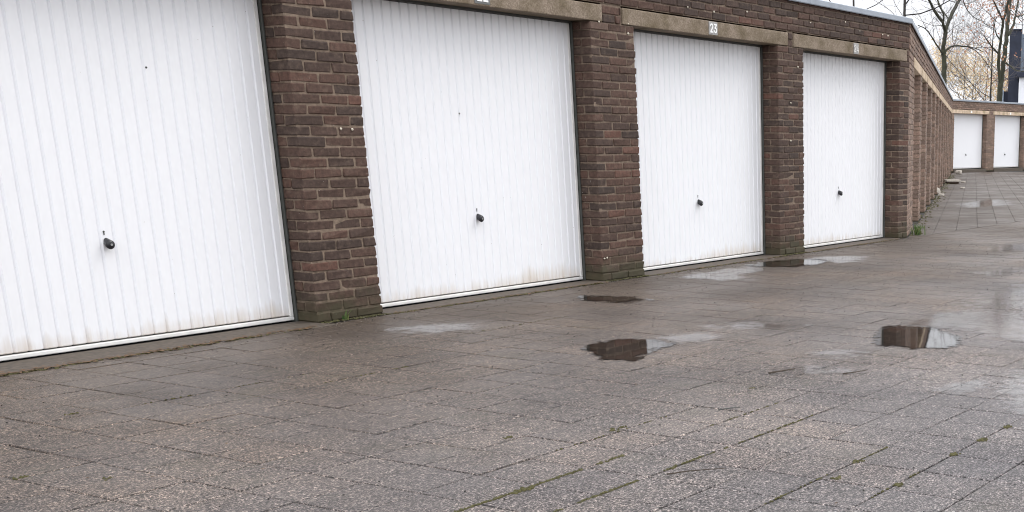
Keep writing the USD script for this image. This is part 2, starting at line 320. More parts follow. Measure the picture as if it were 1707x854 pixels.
def project(P):
    dd = np.atleast_2d(P) - EYE; z = dd @ FW
    return np.stack([CX + FPX * (dd @ RT) / z, CY - FPX * (dd @ UP) / z, z], -1)

TILE_F = np.array([[0, 1, 2], [0, 2, 3], *[q for a in range(4) for q in ([a, a + 4, (a + 1) % 4 + 4], [a, (a + 1) % 4 + 4, (a + 1) % 4])],
                   *[q for a in range(4, 8) for q in ([a, a + 4, (a - 4 + 1) % 4 + 8], [a, (a - 4 + 1) % 4 + 8, (a - 4 + 1) % 4 + 4])]])
def tile(cx_, cy_, s, rng, rot=0.0, joint=0.0052):
    h = s / 2 - joint / 2; ch = 0.0028
    ang = rot + rng.gauss(0, 0.004)
    c, sn = math.cos(ang), math.sin(ang)
    ox, oy = rng.gauss(0, 0.0012), rng.gauss(0, 0.0012)
    tilt = (rng.gauss(0, 0.0022), rng.gauss(0, 0.0022)); dz = rng.gauss(0, 0.0006) - 0.0008
    out = []
    for hh, z in ((h - ch, 0.0), (h, -ch * 0.9), (h, -0.028)):
        for sx_, sy_ in ((-1, -1), (1, -1), (1, 1), (-1, 1)):
            x, y = sx_ * hh, sy_ * hh
            out.append((cx_ + ox + x * c - y * sn, cy_ + oy + x * sn + y * c, z + dz + (tilt[0] * x + tilt[1] * y if z > -0.02 else 0)))
    return np.array(out), TILE_F

def pave(name, centres, s, rot, seed, label, ymin=None, mat=None):
    mat = mat or PAVING
    rng = random.Random(seed)
    px = project(np.c_[centres, np.zeros(len(centres))])
    size = FPX * s / np.maximum(px[:, 2], 0.1) * np.clip(1.3 / np.maximum(px[:, 2], 0.1), 0.02, 1) ** 0.5
    vis = (px[:, 2] > 0.5) & (px[:, 0] > -30) & (px[:, 0] < W + 30) & (px[:, 1] < H + 30) & (px[:, 1] > 0)
    order = np.argsort(np.where(vis, -size, 1))
    near = set(order[:300][vis[order[:300]]].tolist())
    root = thing(name, label=label, kind="structure")
    rest = MB()
    for q, (x, y) in enumerate(centres):
        tone = min(1, max(0, rng.gauss(0.5, 0.12)))
        v, f = tile(x, y, s, rng, rot)
        if ymin is not None:
            if (v[:, 1] > ymin + 0.02).sum() < 3: continue
            v[:, 1] = np.maximum(v[:, 1], ymin)
        if q in near: obj("paving_tile", (v, f), mat, root, attrs={"tone": np.full(12, tone)})
        else: rest.add(v, f, tone)
    rest.build("paving_tiles", mat, root, tone=True, kind="stuff")
    return root

P = 0.2715
cen = []
for a in range(-16, 62):
    for b in range(-22, 30):
        x, y = 3.145 + (a + 0.5) * P, -5.235 + (b + 0.5) * P
        if y > -0.05 or x < -1.5 or x > 19: continue
        if y < -9: continue
        cen.append((x, y))
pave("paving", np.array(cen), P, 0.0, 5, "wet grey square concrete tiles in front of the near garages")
TH = math.radians(22.8)
WD, WN = np.array([math.cos(TH), math.sin(TH)]), np.array([-math.sin(TH), math.cos(TH)])
CORNER = np.array([14.106, 0.0])
cen = []
for a in range(-6, 120):
    for b in range(-34, 1):
        c = CORNER + WD * (0.1 + a * 0.285) + WN * (-0.16 + b * 0.285)
        if c[1] < -0.20: continue
        cen.append(c)
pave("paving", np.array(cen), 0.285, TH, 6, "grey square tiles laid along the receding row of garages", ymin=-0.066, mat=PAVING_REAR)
bed = MB(); bed.box(-2, 50, -9.2, 22, -0.029, -0.010); bed.build("ground", SOIL, label="dark soil bed under the tiles", kind="structure")

# ------------------------------------------------------------------ garages
COURSE = 2.05 / 32
ZL, ZLT, ZCAP, ZTOP = 2.05, 2.194, 2.4776, 2.545
REVEAL = 0.155

def pillar_bricks(x0, x1, front_y=0.0):
    """Bricks of one pillar: a header or a stretcher at the corner by turns, two and a half bricks across."""
    out = []
    w = x1 - x0; st = w / 2.5; jo = 0.011
    n = int(round(w / 0.218 * 2)) / 2
    st = w / n
    for k in range(32):
        z0, z1 = k * COURSE + 0.0048, (k + 1) * COURSE - 0.0048
        if k % 2 == 0:
            parts = [0.5] + [1.0] * int(n - 0.5) + ([0.5] if (n - 0.5) % 1 else [])
        else:
            parts = [1.0] * int(n) + ([0.5] if n % 1 else [])
        x = x0
        for q, m in enumerate(parts):
            a, b = x + (jo / 2 if q else 0), x + m * st - (jo / 2 if q < len(parts) - 1 else 0)
            if q == 0: d_ = 0.2 if m == 0.5 else 0.098
            elif q == len(parts) - 1: d_ = 0.098 if m == 1.0 else 0.15
            else: d_ = 0.098
            out.append((a, b, front_y, front_y + d_, z0, z1, k))
            if q == 0 and m == 1.0: out.append((x0, x0 + 0.098, front_y + 0.109, front_y + 0.205, z0, z1, k))
            if q == len(parts) - 1 and m == 1.0: out.append((b - 0.098, b, front_y + 0.109, front_y + 0.205, z0, z1, k))
            x += m * st
    return out

def band_bricks(x0, x1, z0, n, ch, phase=0.0):
    out = []
    for k in range(n):
        x = x0 - (0.109 if (k % 2) else 0.0) - phase
        while x < x1 - 0.01:
            a, b = max(x + 0.0055, x0), min(x + 0.218 - 0.0055, x1)
            if b - a > 0.03: out.append((a, b, 0.0, 0.1, z0 + k * ch + 0.0055, z0 + (k + 1) * ch - 0.0055, 40 + k))
            x += 0.218
    return out

def door_panel(x0, x1, z0, z1, y, pitch=0.0785):
    """One pressed steel sheet: flat pans between narrow grooves."""
    n = max(4, int(round((x1 - x0) / pitch))); p = (x1 - x0) / n
    prof = [(x0, y)]
    for k in range(1, n):
        c = x0 + k * p
        prof += [(c - 0.009, y - 0.0006), (c - 0.0055, y + 0.017), (c + 0.0005, y + 0.017), (c + 0.0095, y)]
    prof.append((x1, y))
    pr = np.array(prof); m = len(pr)
    zs = (z0, z0 + 0.007, z1)
    v = np.vstack([np.c_[pr[:, 0], pr[:, 1] + (0.016 if z == z0 else 0), np.full(m, z)] for z in zs])
    q = [[r * m + a, r * m + a + 1, (r + 1) * m + a + 1, (r + 1) * m + a] for r in range(2) for a in range(m - 1)]
    return v, np.array(q)

def blob_hull(balls, n=2):
    """Hull of ellipsoids (centre, radii): a rounded solid."""
    ic = np.array(trimesh.creation.icosphere(n, 1.0).vertices)
    h = trimesh.convex.convex_hull(np.vstack([ic * np.array(r) + np.array(c) for c, r in balls]))
    return np.array(h.vertices), np.array(h.faces)

def door(parent, x0, x1, zb, zt, y, detail=2, lock_dx=-0.01):
    """Up-and-over door with its rails, jambs, handle and keyhole as children."""
    jx = 0.02
    dr = obj("door", door_panel(x0 + jx, x1 - jx, zb + 0.040, zt, y), DOOR, parent)
    b = MB(); b.box(x0 + jx, x1 - jx, y - 0.009, y + 0.03, zb + 0.012, zb + 0.035, 0.004); b.build("bottom_rail", RAIL, dr)
    for a, c in ((x0 + jx, x0 + jx + 0.026), (x1 - jx - 0.026, x1 - jx)):
        b = MB(); b.box(a, c, y - 0.006, y + 0.02, zb + 0.0365, zt, 0.003); b.build("stile", RAIL, dr)
    b = MB(); b.box(x0 + jx, x1 - jx, y + 0.032, y + 0.05, zb - 0.05, zt + 0.1); b.build("gap_shade", DARK, dr)  # black sheet standing in for the shade in the gap under the door
    b = MB(); b.box(x0 + jx, x1 - jx, y - 0.03, y + 0.03, zt + 0.003, zt + 0.12, 0.003); b.build("header", JAMB, dr)
    for a, c in ((x0 + 0.001, x0 + jx - 0.004), (x1 - jx + 0.004, x1 - 0.001)):
        b = MB(); b.box(a, c, y - 0.024, y + 0.05, zb - 0.05, zt + 0.05, 0.003); b.build("jamb", JAMB, dr)
    xm, zm = (x0 + x1) / 2 + lock_dx, 0.575
    if detail >= 1:
        # pear-shaped turning handle with its lock cylinder, keyhole above it
        hd = obj("handle", blob_hull([((xm, y - 0.004, zm + 0.014), (0.014, 0.004, 0.014)), ((xm, y - 0.004, zm - 0.002), (0.017, 0.004, 0.017)), ((xm, y - 0.034, zm - 0.008), (0.0255, 0.0135, 0.0255))]), BLACK, dr, smooth=30)
        obj("lock_cylinder", lathe([(0.006, 0.0065), (-0.0015, 0.0065), (-0.0015, 0.0)], 14, centre=(xm, y - 0.0475, zm - 0.008)), LOCK, hd, smooth=40)
        ks = MB(); ks.add(*lathe([(0.0, 0.0052), (-0.0022, 0.0052), (-0.0022, 0.0)], 12, centre=(xm - 0.006, y - 0.001, zm + 0.062)))
        ks.box(xm - 0.0088, xm - 0.0032, y - 0.0030, y, zm + 0.044, zm + 0.061)
        ks.build("keyhole", JAMB, dr)
    if detail >= 2:
        obj("stud", lathe([(0.0, 0.006), (-0.003, 0.005), (-0.004, 0.0)], 10, centre=(x0 + 0.66 * (x1 - x0) if detail == 3 else x0 + 0.45 * (x1 - x0), y - 0.001, 1.52 if detail == 3 else 1.32)), JAMB, dr)
    return dr

def garage_row(name, loc, rotz, pillars, x_end, brickmat, seed, label, detail, lintmat=None, individual=(), frieze_x=None, plates=(), blobs=(), lint_ext=0.1, depth=6.0, exts=None, cut_left=None):
    """pillars: (x0, x1) from left to right; an opening lies between each two."""
    rng = random.Random(seed)
    root = thing(name, loc, rotz, label=label, category="garage", group="brick garage rows round the court")
    ext = lambda x: (exts or {}).get(x, lint_ext)
    xa, xb = pillars[0][0], x_end
    stuff = MB(); singles = 0
    def tone(k):
        t = rng.random()
        t = t * 0.8 if rng.random() < 0.94 else 0.82 + t * 0.18
        return t
    for pi, (x0, x1) in enumerate(pillars):
        core = MB(); core.box(x0 + 0.007, x1 - 0.007, 0.006, 0.30, -0.03, ZL, tone=rng.random())
        pl = core.build("pillar", MORTAR, root, tone=True)
        for br in pillar_bricks(x0, x1):
            jit = 0.0021 if pi in individual else 0.0018
            v, f = brick_mesh(*br[:6], rng, 0.0055, jit)
            if br[6] == 0: v[:, 1] -= 0.006
            t = tone(br[6])
            if pi in individual and singles < 300:
                singles += 1
                obj("brick", (v, f), brickmat, pl, attrs={"tone": np.full(len(v), t)})
            else: stuff.add(v, f, t)
    # lintels over the openings, bricks between them
    for (a0, a1), (b0, b1) in zip(pillars[:-1], pillars[1:]):
        e0, e1 = a1 - ext(a0), b0 + ext(b0)
        sub = cbox(e0, e1, -0.006, 0.22, ZL + 0.004, ZLT - 0.012, 0.006)
        tm = trimesh.Trimesh(*[np.array(q) for q in sub], process=False).subdivide().subdivide()
        vv = np.array(tm.vertices)
        vv += (meshkit.noise(vv * 14.0, 3)[:, None] - 0.5) * np.array([0.003, 0.007, 0.005])
        obj("lintel", (vv, np.array(tm.faces)), lintmat or LINTEL, root, smooth=50)
    for q, (x0, x1) in enumerate(pillars):
        l = x0 + ext(x0) + 0.012 if q else x0
        r = x1 - ext(x0) - 0.012 if q < len(pillars) - 1 else x1
        if r - l > 0.02:
            for k in range(2):
                xx = l
                while xx < r - 0.015:
                    b_ = min(xx + (0.218 if k else 0.16), r)
                    v, f = brick_mesh(xx, b_ - 0.009, 0.0, 0.1, ZL + 0.004 + k * 0.068, ZL + 0.062 + k * 0.068, rng, 0.006, 0.002)
                    stuff.add(v, f, tone(0)); xx = b_
            fill = MB(); fill.box(l - 0.01, r + 0.01, 0.012, 0.2, ZL, ZLT); fill.build("wall", MORTAR, root, tone=True)
    # brick band under the roof edge
    core = MB(); core.box(xa, xb - 0.004, 0.010, 0.24, ZLT + 0.002, ZTOP - 0.03, tone=0.3); core.build("wall", MORTAR, root, tone=True)
    for br in band_bricks(xa, xb, ZLT + 0.004, 5, 0.0645):
        v, f = brick_mesh(*br[:6], rng, 0.0055, 0.0018)
        t = tone(0)
        mid = (br[0] + br[1]) / 2
        if frieze_x and frieze_x[0] < mid < frieze_x[1]: obj("brick", (v, f), brickmat, root, attrs={"tone": np.full(len(v), t)})
        else: stuff.add(v, f, t)
    stuff.build("brickwork", brickmat, root, tone=True, kind="stuff")
    # body, roof and metal roof edge
    b = MB(); b.box(xa + 0.02, xb - 0.02, 0.31, depth, -0.02, ZTOP - 0.05); b.build("wall", MORTAR, root, tone=True)
    rf = MB(); rf.box(xa, xb, 0.03, depth + 0.03, ZTOP - 0.045, ZTOP - 0.02 - 0.004 * (seed % 5)); rfp = rf.build("roof", ROOF, root)
    return root

def roof_edge(parent, xa, xb, seg=3.0, z=0.0):
    x = xa
    while x < xb - 0.05:
        e = min(x + seg, xb)
        prof = np.array([[0.06, ZTOP - 0.004], [-0.022, ZTOP], [-0.03, ZTOP - 0.008], [-0.03, ZCAP + 0.012], [-0.024, ZCAP + 0.004], [-0.018, ZCAP + 0.004], [-0.018, ZTOP - 0.02], [0.06, ZTOP - 0.022]])
        m = len(prof)
        v = np.vstack([np.c_[np.full(m, q), prof[:, 0], prof[:, 1]] for q in (x + 0.001, e - 0.001)])
        f = [[a, (a + 1) % m, (a + 1) % m + m] for a in range(m)] + [[a, (a + 1) % m + m, a + m] for a in range(m)]
        f += [[0, a + 1, a] for a in range(1, m - 1)] + [[m, m + a, m + a + 1] for a in range(1, m - 1)]
        obj("roof_trim", (v, np.array(f)), ZINC, parent)
        x = e

def number_plate(parent, x, z, text, plate, digits, w=0.105, h=0.112):
    b = MB(); b.box(x - w / 2, x + w / 2, -0.012, -0.004, z - h / 2, z + h / 2, 0.002)
    pl = b.build("number_plate", plate, parent)
    tm = meshkit.text_mesh(text, 0.074, 0.003, bold=True)
    v = np.array(tm.vertices); v[:, 0] -= (v[:, 0].min() + v[:, 0].max()) / 2; v[:, 0] *= 0.92
    v[:, 1] -= (v[:, 1].min() + v[:, 1].max()) / 2
    obj("digits", (np.c_[x + v[:, 0], -0.0123 - v[:, 2], z + v[:, 1]], np.array(tm.faces)[:, ::-1]), digits, pl)

NEAR_P = [(-0.26, 0.30), (2.585, 3.130), (5.430, 5.952), (8.267, 8.831), (11.108, 11.602), (13.852, 14.106)]
near = garage_row("garage_row", (0, 0, 0), 0, NEAR_P, 14.106, BRICK, 11, "near brown brick garage row with four large white doors facing the court", 2,
                  individual=(2, 3, 4), exts={5.430: 0.16, 8.267: 0.152, 11.108: 0.19, 13.852: 0.18})
for q, ((a0, a1), (b0, b1)) in enumerate(zip(NEAR_P[:-1], NEAR_P[1:])):
    door(near, a1, b0, -0.003, 2.035, 0.2, detail={1: 3, 2: 2}.get(q, 1))
    t = MB(); t.add(*cbox(a1 + 0.002, b0 - 0.002, -0.045 if q != 1 else -0.16, 0.168, -0.03, -0.0005, 0.004))
    tmh = trimesh.Trimesh(*[np.array(z) for z in t.mesh()], process=False).subdivide().subdivide().subdivide()
    tv = np.array(tmh.vertices); top = tv[:, 2] > -0.012
    tv[:, 1] += np.where(tv[:, 1] < 0.0, (meshkit.noise(np.c_[tv[:, 0] * 5, tv[:, 1] * 0, tv[:, 2] * 0] + q * 7.3, 2) - 0.5) * 0.10, 0)
    tv[:, 2] += np.where(top, 0.004 + (meshkit.fbm(tv * 9, 3, 4) - 0.5) * 0.008, 0)
    obj("threshold", (tv, np.array(tmh.faces)), CONCRETE, near, smooth=40)
    if q == 2: number_plate(near, 7.09, 2.122, "22", PLATE_DARK, DIGIT, w=0.15)
    if q == 3: number_plate(near, 9.975, 2.121, "23", PLATE_PALE, DIGIT, w=0.135)
    if q == 4: number_plate(near, 12.735, 2.119, "24", PLATE_PALE, DIGIT_OLD, w=0.11)
roof_edge(near, -0.3, 14.12)
rngb = random.Random(3)
for (x, z) in [(5.764, 1.201), (5.852, 1.198), (8.300, 0.187), (8.335, 0.190), (8.751, 2.064), (8.745, 1.989), (8.376, 2.052), (9.598, 2.269), (10.006, 2.265), (10.556, 2.312), (11.752, 2.31), (12.499, 2.375),
               (12.831, 2.308), (13.386, 2.311), (13.523, 2.307), (11.492, 1.865), (11.343, 1.511), (11.336, 1.141)]:
    ic = trimesh.creation.icosphere(1, 1.0); v = np.array(ic.vertices) * [rngb.uniform(0.007, 0.013), 0.006, rngb.uniform(0.006, 0.010)]
    v += (meshkit.noise(v * 300, 1)[:, None] - 0.5) * 0.006
    obj("mortar_blob", (v + [x, -0.002, z], np.array(ic.faces)), LIME, near, smooth=True)

WING_P = [(0.0, 1.36)] + [(3.19 + 2.36 * k, 3.83 + 2.36 * k) for k in range(12)]
wing = garage_row("garage_row", (*CORNER, 0), 22.8, WING_P, WING_P[-1][1], BRICK_LIT, 22, "receding row of brick garages seen almost edge on beyond the corner", 0, lintmat=LINTEL_LIT, lint_ext=0.2)
for (a0, a1), (b0, b1) in zip(WING_P[:-1], WING_P[1:]): door(wing, a1, b0, 0.01, 2.10, 0.2, detail=1)
roof_edge(wing, 0.0, WING_P[-1][1])
WEND = CORNER + WD * 31.7
FAR_P = [(-1.2, 0.08), (2.52, 3.15), (5.57, 6.20), (8.62, 9.25), (11.7, 12.3)]
far = garage_row("garage_row", (*WEND, 0.06), -7.0, FAR_P, 12.3, BRICK_LIT, 33, "distant brick garage row with two white doors closing the court", 0, lintmat=LINTEL_LIT, lint_ext=0.15)
for (a0, a1), (b0, b1) in zip(FAR_P[:-1], FAR_P[1:]):
    door(far, a1, b0, 0.07, 2.10, 0.2, detail=1)
    t = MB(); t.box(a1, b0, -0.03, 0.3, -0.1, 0.05, 0.004); t.build("threshold", CONCRETE, far)
    t = MB(); t.box((a1 + b0) / 2 - 0.05, (a1 + b0) / 2 + 0.05, -0.014, -0.006, 2.08, 2.16, 0.002); t.build("number_plate", DIGIT, far)
roof_edge(far, -0.1, 12.3)

# ------------------------------------------------------------------ water on the paving
def water(poly, mat, label, name="puddle", fall=0.16, step=0.035):
    pg = Polygon(poly).buffer(0.06).buffer(-0.02)
    x0, y0, x1, y1 = pg.bounds
    X, Y = np.meshgrid(np.arange(x0, x1 + step, step), np.arange(y0, y1 + step, step), indexing="ij")
    ins = contains_xy(pg, X.ravel(), Y.ravel()).reshape(X.shape)
    idx = -np.ones(X.shape, int); keep = np.zeros_like(ins)
    cell = ins[:-1, :-1] & ins[1:, :-1] & ins[:-1, 1:] & ins[1:, 1:]
    for a, b in ((0, 0), (1, 0), (0, 1), (1, 1)): keep[a:a + cell.shape[0], b:b + cell.shape[1]] |= cell
    idx[keep] = np.arange(keep.sum())
    bd = pg.boundary
    dep = np.array([min(1.0, bd.distance(Point(x, y)) / fall) for x, y in zip(X[keep], Y[keep])])
    ii, jj = np.nonzero(cell)
    q = np.stack([idx[ii, jj], idx[ii + 1, jj], idx[ii + 1, jj + 1], idx[ii, jj + 1]], -1)
    v = np.c_[X[keep], Y[keep], np.full(keep.sum(), 0.0035)]
    obj(name, (v, q), mat, attrs={"depth": dep}, label=label, category="puddle", group="puddles and wet patches on the paving")

water([(9.95, -0.22), (10.21, -0.22), (10.60, -0.22), (10.86, -0.34), (10.98, -0.56), (10.82, -0.80), (10.45, -0.84), (10.12, -0.74), (9.95, -0.5)], PUDDLE, "dark puddle at the foot of the third brick pillar, mirroring it", fall=0.18)
water([(8.70, -0.20), (9.49, -0.22), (10.1, -0.22), (10.0, -0.75), (9.31, -0.80), (8.96, -1.15), (8.70, -0.80)], FILM, "pale wet patch mirroring the ribs of the third white door", fall=0.25, step=0.05)
water([(10.9, -0.30), (11.33, -0.42), (11.65, -0.85), (10.9, -1.10), (10.55, -0.95)], FILM, "pale wet patch mirroring the fourth white door", fall=0.22, step=0.05)
water([(5.36, -0.50), (5.71, -0.58), (6.05, -0.91), (5.75, -1.12), (5.34, -1.02)], FILM, "bright wet patch just below the second white door, left of its handle", fall=0.2)
water([(7.26, -0.46), (7.49, -0.50), (7.60, -0.87), (7.48, -1.14), (7.18, -1.08), (7.14, -0.74)], PUDDLE, "small dark puddle in front of the second pillar's left edge", fall=0.26)
water([(5.44, -2.12), (5.68, -2.03), (5.90, -2.06), (5.98, -2.30), (5.88, -2.50), (5.70, -2.50), (5.46, -2.58), (5.26, -2.66), (5.30, -2.56), (5.19, -2.47), (5.30, -2.36)], PUDDLE, "dark brown puddle in the middle of the court, nearest of the dark ones", fall=0.14)
water([(5.86, -2.12), (6.2, -2.20), (6.45, -2.40), (6.25, -2.66), (5.95, -2.66), (5.78, -2.48)], FILM, "pale broken wet film at the right end of the dark middle puddle", fall=0.22)
water([(6.46, -2.02), (6.95, -2.36), (7.02, -2.84), (6.67, -2.82), (6.40, -2.40)], FILM, "thin wet film between the dark middle puddle and the third door", fall=0.28)
water([(6.72, -3.34), (7.0, -3.22), (7.26, -3.24), (7.22, -3.55), (6.96, -3.84), (6.66, -3.96), (6.50, -3.88), (6.38, -3.77), (6.44, -3.66), (6.58, -3.58), (6.38, -3.58), (6.5, -3.46)], PUDDLE, "puddle on the right of the court mirroring a brick corner", fall=0.13)
water([(7.1, -3.14), (7.9, -3.1), (8.6, -3.4), (8.2, -3.95), (7.3, -4.5), (6.9, -4.42), (6.86, -4.0), (7.12, -3.7)], FILM, "broad bright wet sheen right of the puddle that mirrors the brick corner", fall=0.3, step=0.05)
water([(5.88, -3.20), (6.26, -3.34), (6.24, -3.68), (5.88, -3.62)], FILM, "pale wet patch left of the puddle that mirrors the brick corner", fall=0.2)
water([(5.40, -3.32), (5.68, -3.42), (5.70, -3.78), (5.55, -3.94), (5.32, -3.60)], FILM, "pale wet patch with a dark twig at its left end", fall=0.2)
water([(5.58, -4.55), (6.04, -4.48), (6.37, -4.55), (5.2, -5.16), (4.85, -5.02), (5.10, -4.77)], FILM, "bright wet patch cut by the right edge of the view", fall=0.22)
water([(22.13, 2.99), (24.9, 3.4), (24.1, 2.39), (22.38, 1.58), (20.95, 1.75), (20.6, 2.28)], FILM, "far bright wet patch on the tiles before the two distant doors", fall=0.5, step=0.1)
water([(13.01, -1.30), (14.2, -1.40), (14.2, -2.0), (12.86, -2.12), (12.50, -1.71)], FILM, "narrow bright wet patch right of the brick corner, farthest of the near paving", fall=0.3, step=0.06)
water([(10.43, -2.26), (11.2, -2.48), (11.05, -2.88), (10.20, -2.78)], FILM, "small bright streak of water right of the fourth door", fall=0.25, step=0.05)
water([(8.75, -2.95), (10.2, -2.9), (10.5, -3.5), (9.3, -3.9), (8.3, -4.1), (7.7, -4.05), (8.1, -3.6), (7.85, -3.20)], FILM, "wet sheen reaching back to the right edge of the court", fall=0.4, step=0.06)
water([(5.24, -4.30), (5.58, -4.32), (5.82, -4.53), (5.60, -4.66), (5.28, -4.56)], FILM, "thin bright streak of water low on the right", fall=0.18)

# ------------------------------------------------------------------ moss, litter, weeds, stones
rng = random.Random(17)
def clump_patch(mb, pts, rad, hmax, per, spread):
    for (x, y) in pts:
        for _ in range(per):
            a, r = rng.uniform(0, 6.283), abs(rng.gauss(0, spread))
            s = rng.uniform(0.35, 1.0) * rad
            ic = trimesh.creation.icosphere(0, 1.0)
            v = np.array(ic.vertices) * [s * rng.uniform(0.6, 1.5), s * rng.uniform(0.6, 1.4), hmax * rng.uniform(0.3, 1.0)]
            v += np.array([[rng.gauss(0, s * 0.15) for _ in range(3)] for _ in range(len(v))]) * [1, 1, 0.4]
            mb.add(v + [x + r * math.cos(a), y + r * math.sin(a), 0.0], ic.faces)
def along(p0, p1, step, dens=1.0, gate=None):
    L = math.dist(p0, p1); n = max(2, int(L / step)); out = []
    for k in range(n):
        if rng.random() < dens:
            t = (k + rng.random()) / n
            if gate and meshkit.noise(np.array([[(p0[0] + (p1[0] - p0[0]) * t) * 7.0, p0[1] * 3.1, 0.5]]), 9)[0] < gate: continue
            out.append((p0[0] + (p1[0] - p0[0]) * t, p0[1] + (p1[1] - p0[1]) * t))
    return out
moss = MB()
jl = lambda k: -5.235 + k * P                       # a joint of the paving
for p0, p1, dn in [((2.45, jl(5)), (3.62, jl(5)), 0.85), ((2.7, jl(4)), (3.75, jl(4)), 0.9), ((3.75, jl(4)), (4.75, jl(4)), 0.55), ((4.2, jl(5)), (4.75, jl(5)), 0.4),
                   ((4.0, jl(2)), (4.25, jl(2)), 0.4), ((3.3, jl(2)), (3.75, jl(2)), 0.5), ((3.55, jl(1)), (3.95, jl(1)), 0.4), ((3.55, jl(6)), (4.3, jl(6)), 0.25), ((5.6, jl(15) + 0.02), (6.5, jl(15) + 0.02), 0.3),
                   ((3.9, jl(13)), (4.6, jl(13)), 0.25), ((3.3, 3.0 * 0 + jl(14)), (4.4, jl(14)), 0.2)]:
    big = dn > 0.8
    clump_patch(moss, along(p0, p1, 0.009, dn, 0.40), 0.0065 if big else 0.0055, 0.006 if big else 0.0045, 3 if big else 2, 0.0045 if big else 0.0025)
for (x, y), s in [((3.94, -3.57), 1.0), ((4.0, -3.575), 0.8), ((3.63, -3.30), 0.9), ((3.96, -4.70), 1.1), ((3.75, -4.975), 1.3), ((4.25, -4.97), 1.2), ((4.51, -4.98), 1.3), ((4.79, -4.98), 1.1), ((3.73, -4.75), 1.0),
                  ((3.05, -3.885), 1.2), ((4.97, -3.58), 0.8), ((3.05, -1.37), 0.9), ((2.36, -2.24), 0.9), ((2.49, -2.52), 0.6), ((3.09, -3.885), 1.0)]:
    clump_patch(moss, [(x + rng.gauss(0, 0.012), y + rng.gauss(0, 0.006)) for _ in range(6)], 0.007 * s, 0.008 * s, 3, 0.008)
for p0, p1, dn in [((3.30, -0.19), (5.3, -0.15), 0.75), ((5.40, -0.03), (5.97, -0.03), 0.8), ((5.98, -0.08), (8.2, -0.06), 0.5), ((8.27, -0.03), (8.85, -0.03), 0.8), ((8.9, -0.07), (11.1, -0.06), 0.35), ((11.1, -0.03), (11.6, -0.03), 0.9), ((11.6, -0.07), (13.85, -0.05), 0.4)]:
    clump_patch(moss, along(p0, p1, 0.014, dn), 0.012, 0.009, 3, 0.016)
for k in range(420):                                  # along the foot of the receding row
    s = rng.uniform(0.1, 29) ; o = -abs(rng.gauss(0, 0.08)) - 0.01
    c = CORNER + WD * s + WN * o
    clump_patch(moss, [c], 0.024, 0.010 + 0.012 * rng.random(), 1, 0.02)
moss.build("moss", MOSS, label="yellow green moss in the paving joints and along the foot of the walls", category="moss", kind="stuff")

lit = MB()
def leaf_flat(mb, x, y, s, tone, z=0.004):
    a = rng.uniform(0, 6.283); c, sn = math.cos(a), math.sin(a)
    pts = np.array([[-1, 0, 0], [-0.3, 0.45, 0.12], [0.5, 0.4, 0.1], [1.1, 0, 0.05], [0.5, -0.4, 0.15], [-0.3, -0.45, 0.05]]) * s
    v = np.c_[x + pts[:, 0] * c - pts[:, 1] * sn, y + pts[:, 0] * sn + pts[:, 1] * c, z + np.abs(pts[:, 2]) + rng.uniform(0, 0.004)]
    mb.add(v, np.array([[0, 1, 5], [1, 2, 4], [1, 4, 5], [2, 3, 4]]), tone)
for p0, p1, dn in [((3.30, -0.185), (5.3, -0.145), 0.9), ((5.98, -0.085), (8.2, -0.07), 0.45), ((11.5, -0.08), (13.8, -0.07), 0.5), ((8.9, -0.08), (11.1, -0.08), 0.3)]:
    for (x, y) in along(p0, p1, 0.006, dn): leaf_flat(lit, x, y + rng.gauss(0, 0.022), rng.uniform(0.006, 0.022), rng.random())
for k in range(330): leaf_flat(lit, rng.uniform(2.3, 13), -abs(rng.gauss(0, 2.0)) - 0.15, rng.uniform(0.003, 0.010), rng.random())
lit.build("leaf_litter", LITTER, label="rotting brown leaf scraps lying along the door thresholds", category="leaves", kind="stuff")

def grit(n, tone_lo, tone_hi, smin, smax, seed, label):
    r = np.random.default_rng(seed)
    x = 2.0 + 12.0 * r.random(n) ** 0.8; y = -6.2 * r.random(n) ** 1.1 - 0.1
    near_wall = r.random(n) < 0.18; y[near_wall] = -0.05 - np.abs(r.normal(0, 0.16, near_wall.sum()))
    s_ = r.uniform(smin, smax, n) * (1 + 0.05 * x)
    octa = np.array([[1, 0, 0], [-1, 0, 0], [0, 1, 0], [0, -1, 0], [0, 0, 0.7], [0, 0, -0.5]], float)
    of = np.array([[0, 2, 4], [2, 1, 4], [1, 3, 4], [3, 0, 4], [2, 0, 5], [1, 2, 5], [3, 1, 5], [0, 3, 5]])
    an = r.uniform(0, 6.283, n); v = octa[None] * s_[:, None, None] * r.uniform(0.6, 1.4, (n, 6, 1))
    c, sn = np.cos(an)[:, None], np.sin(an)[:, None]
    V = np.stack([v[..., 0] * c - v[..., 1] * sn + x[:, None], v[..., 0] * sn + v[..., 1] * c + y[:, None], v[..., 2] + 0.0015], -1)
    F = of[None] + (np.arange(n) * 6)[:, None, None]
    return V.reshape(-1, 3), F.reshape(-1, 3), np.repeat(r.uniform(tone_lo, tone_hi, n), 6)
GRITM = leaf_material("loose_grit", (0.012, 0.010, 0.009), (0.40, 0.36, 0.32))
gv1, gf1, gt1 = grit(3600, 0.45, 1.0, 0.0016, 0.0036, 61, "")
gv2, gf2, gt2 = grit(3000, 0.0, 0.12, 0.0016, 0.0042, 62, "")
obj("grit", (np.vstack([gv1, gv2]), np.vstack([gf1, gf2 + len(gv1)])), GRITM, attrs={"tone": np.r_[gt1, gt2]}, label="loose pale and dark grit scattered over the near paving", category="grit", kind="stuff")

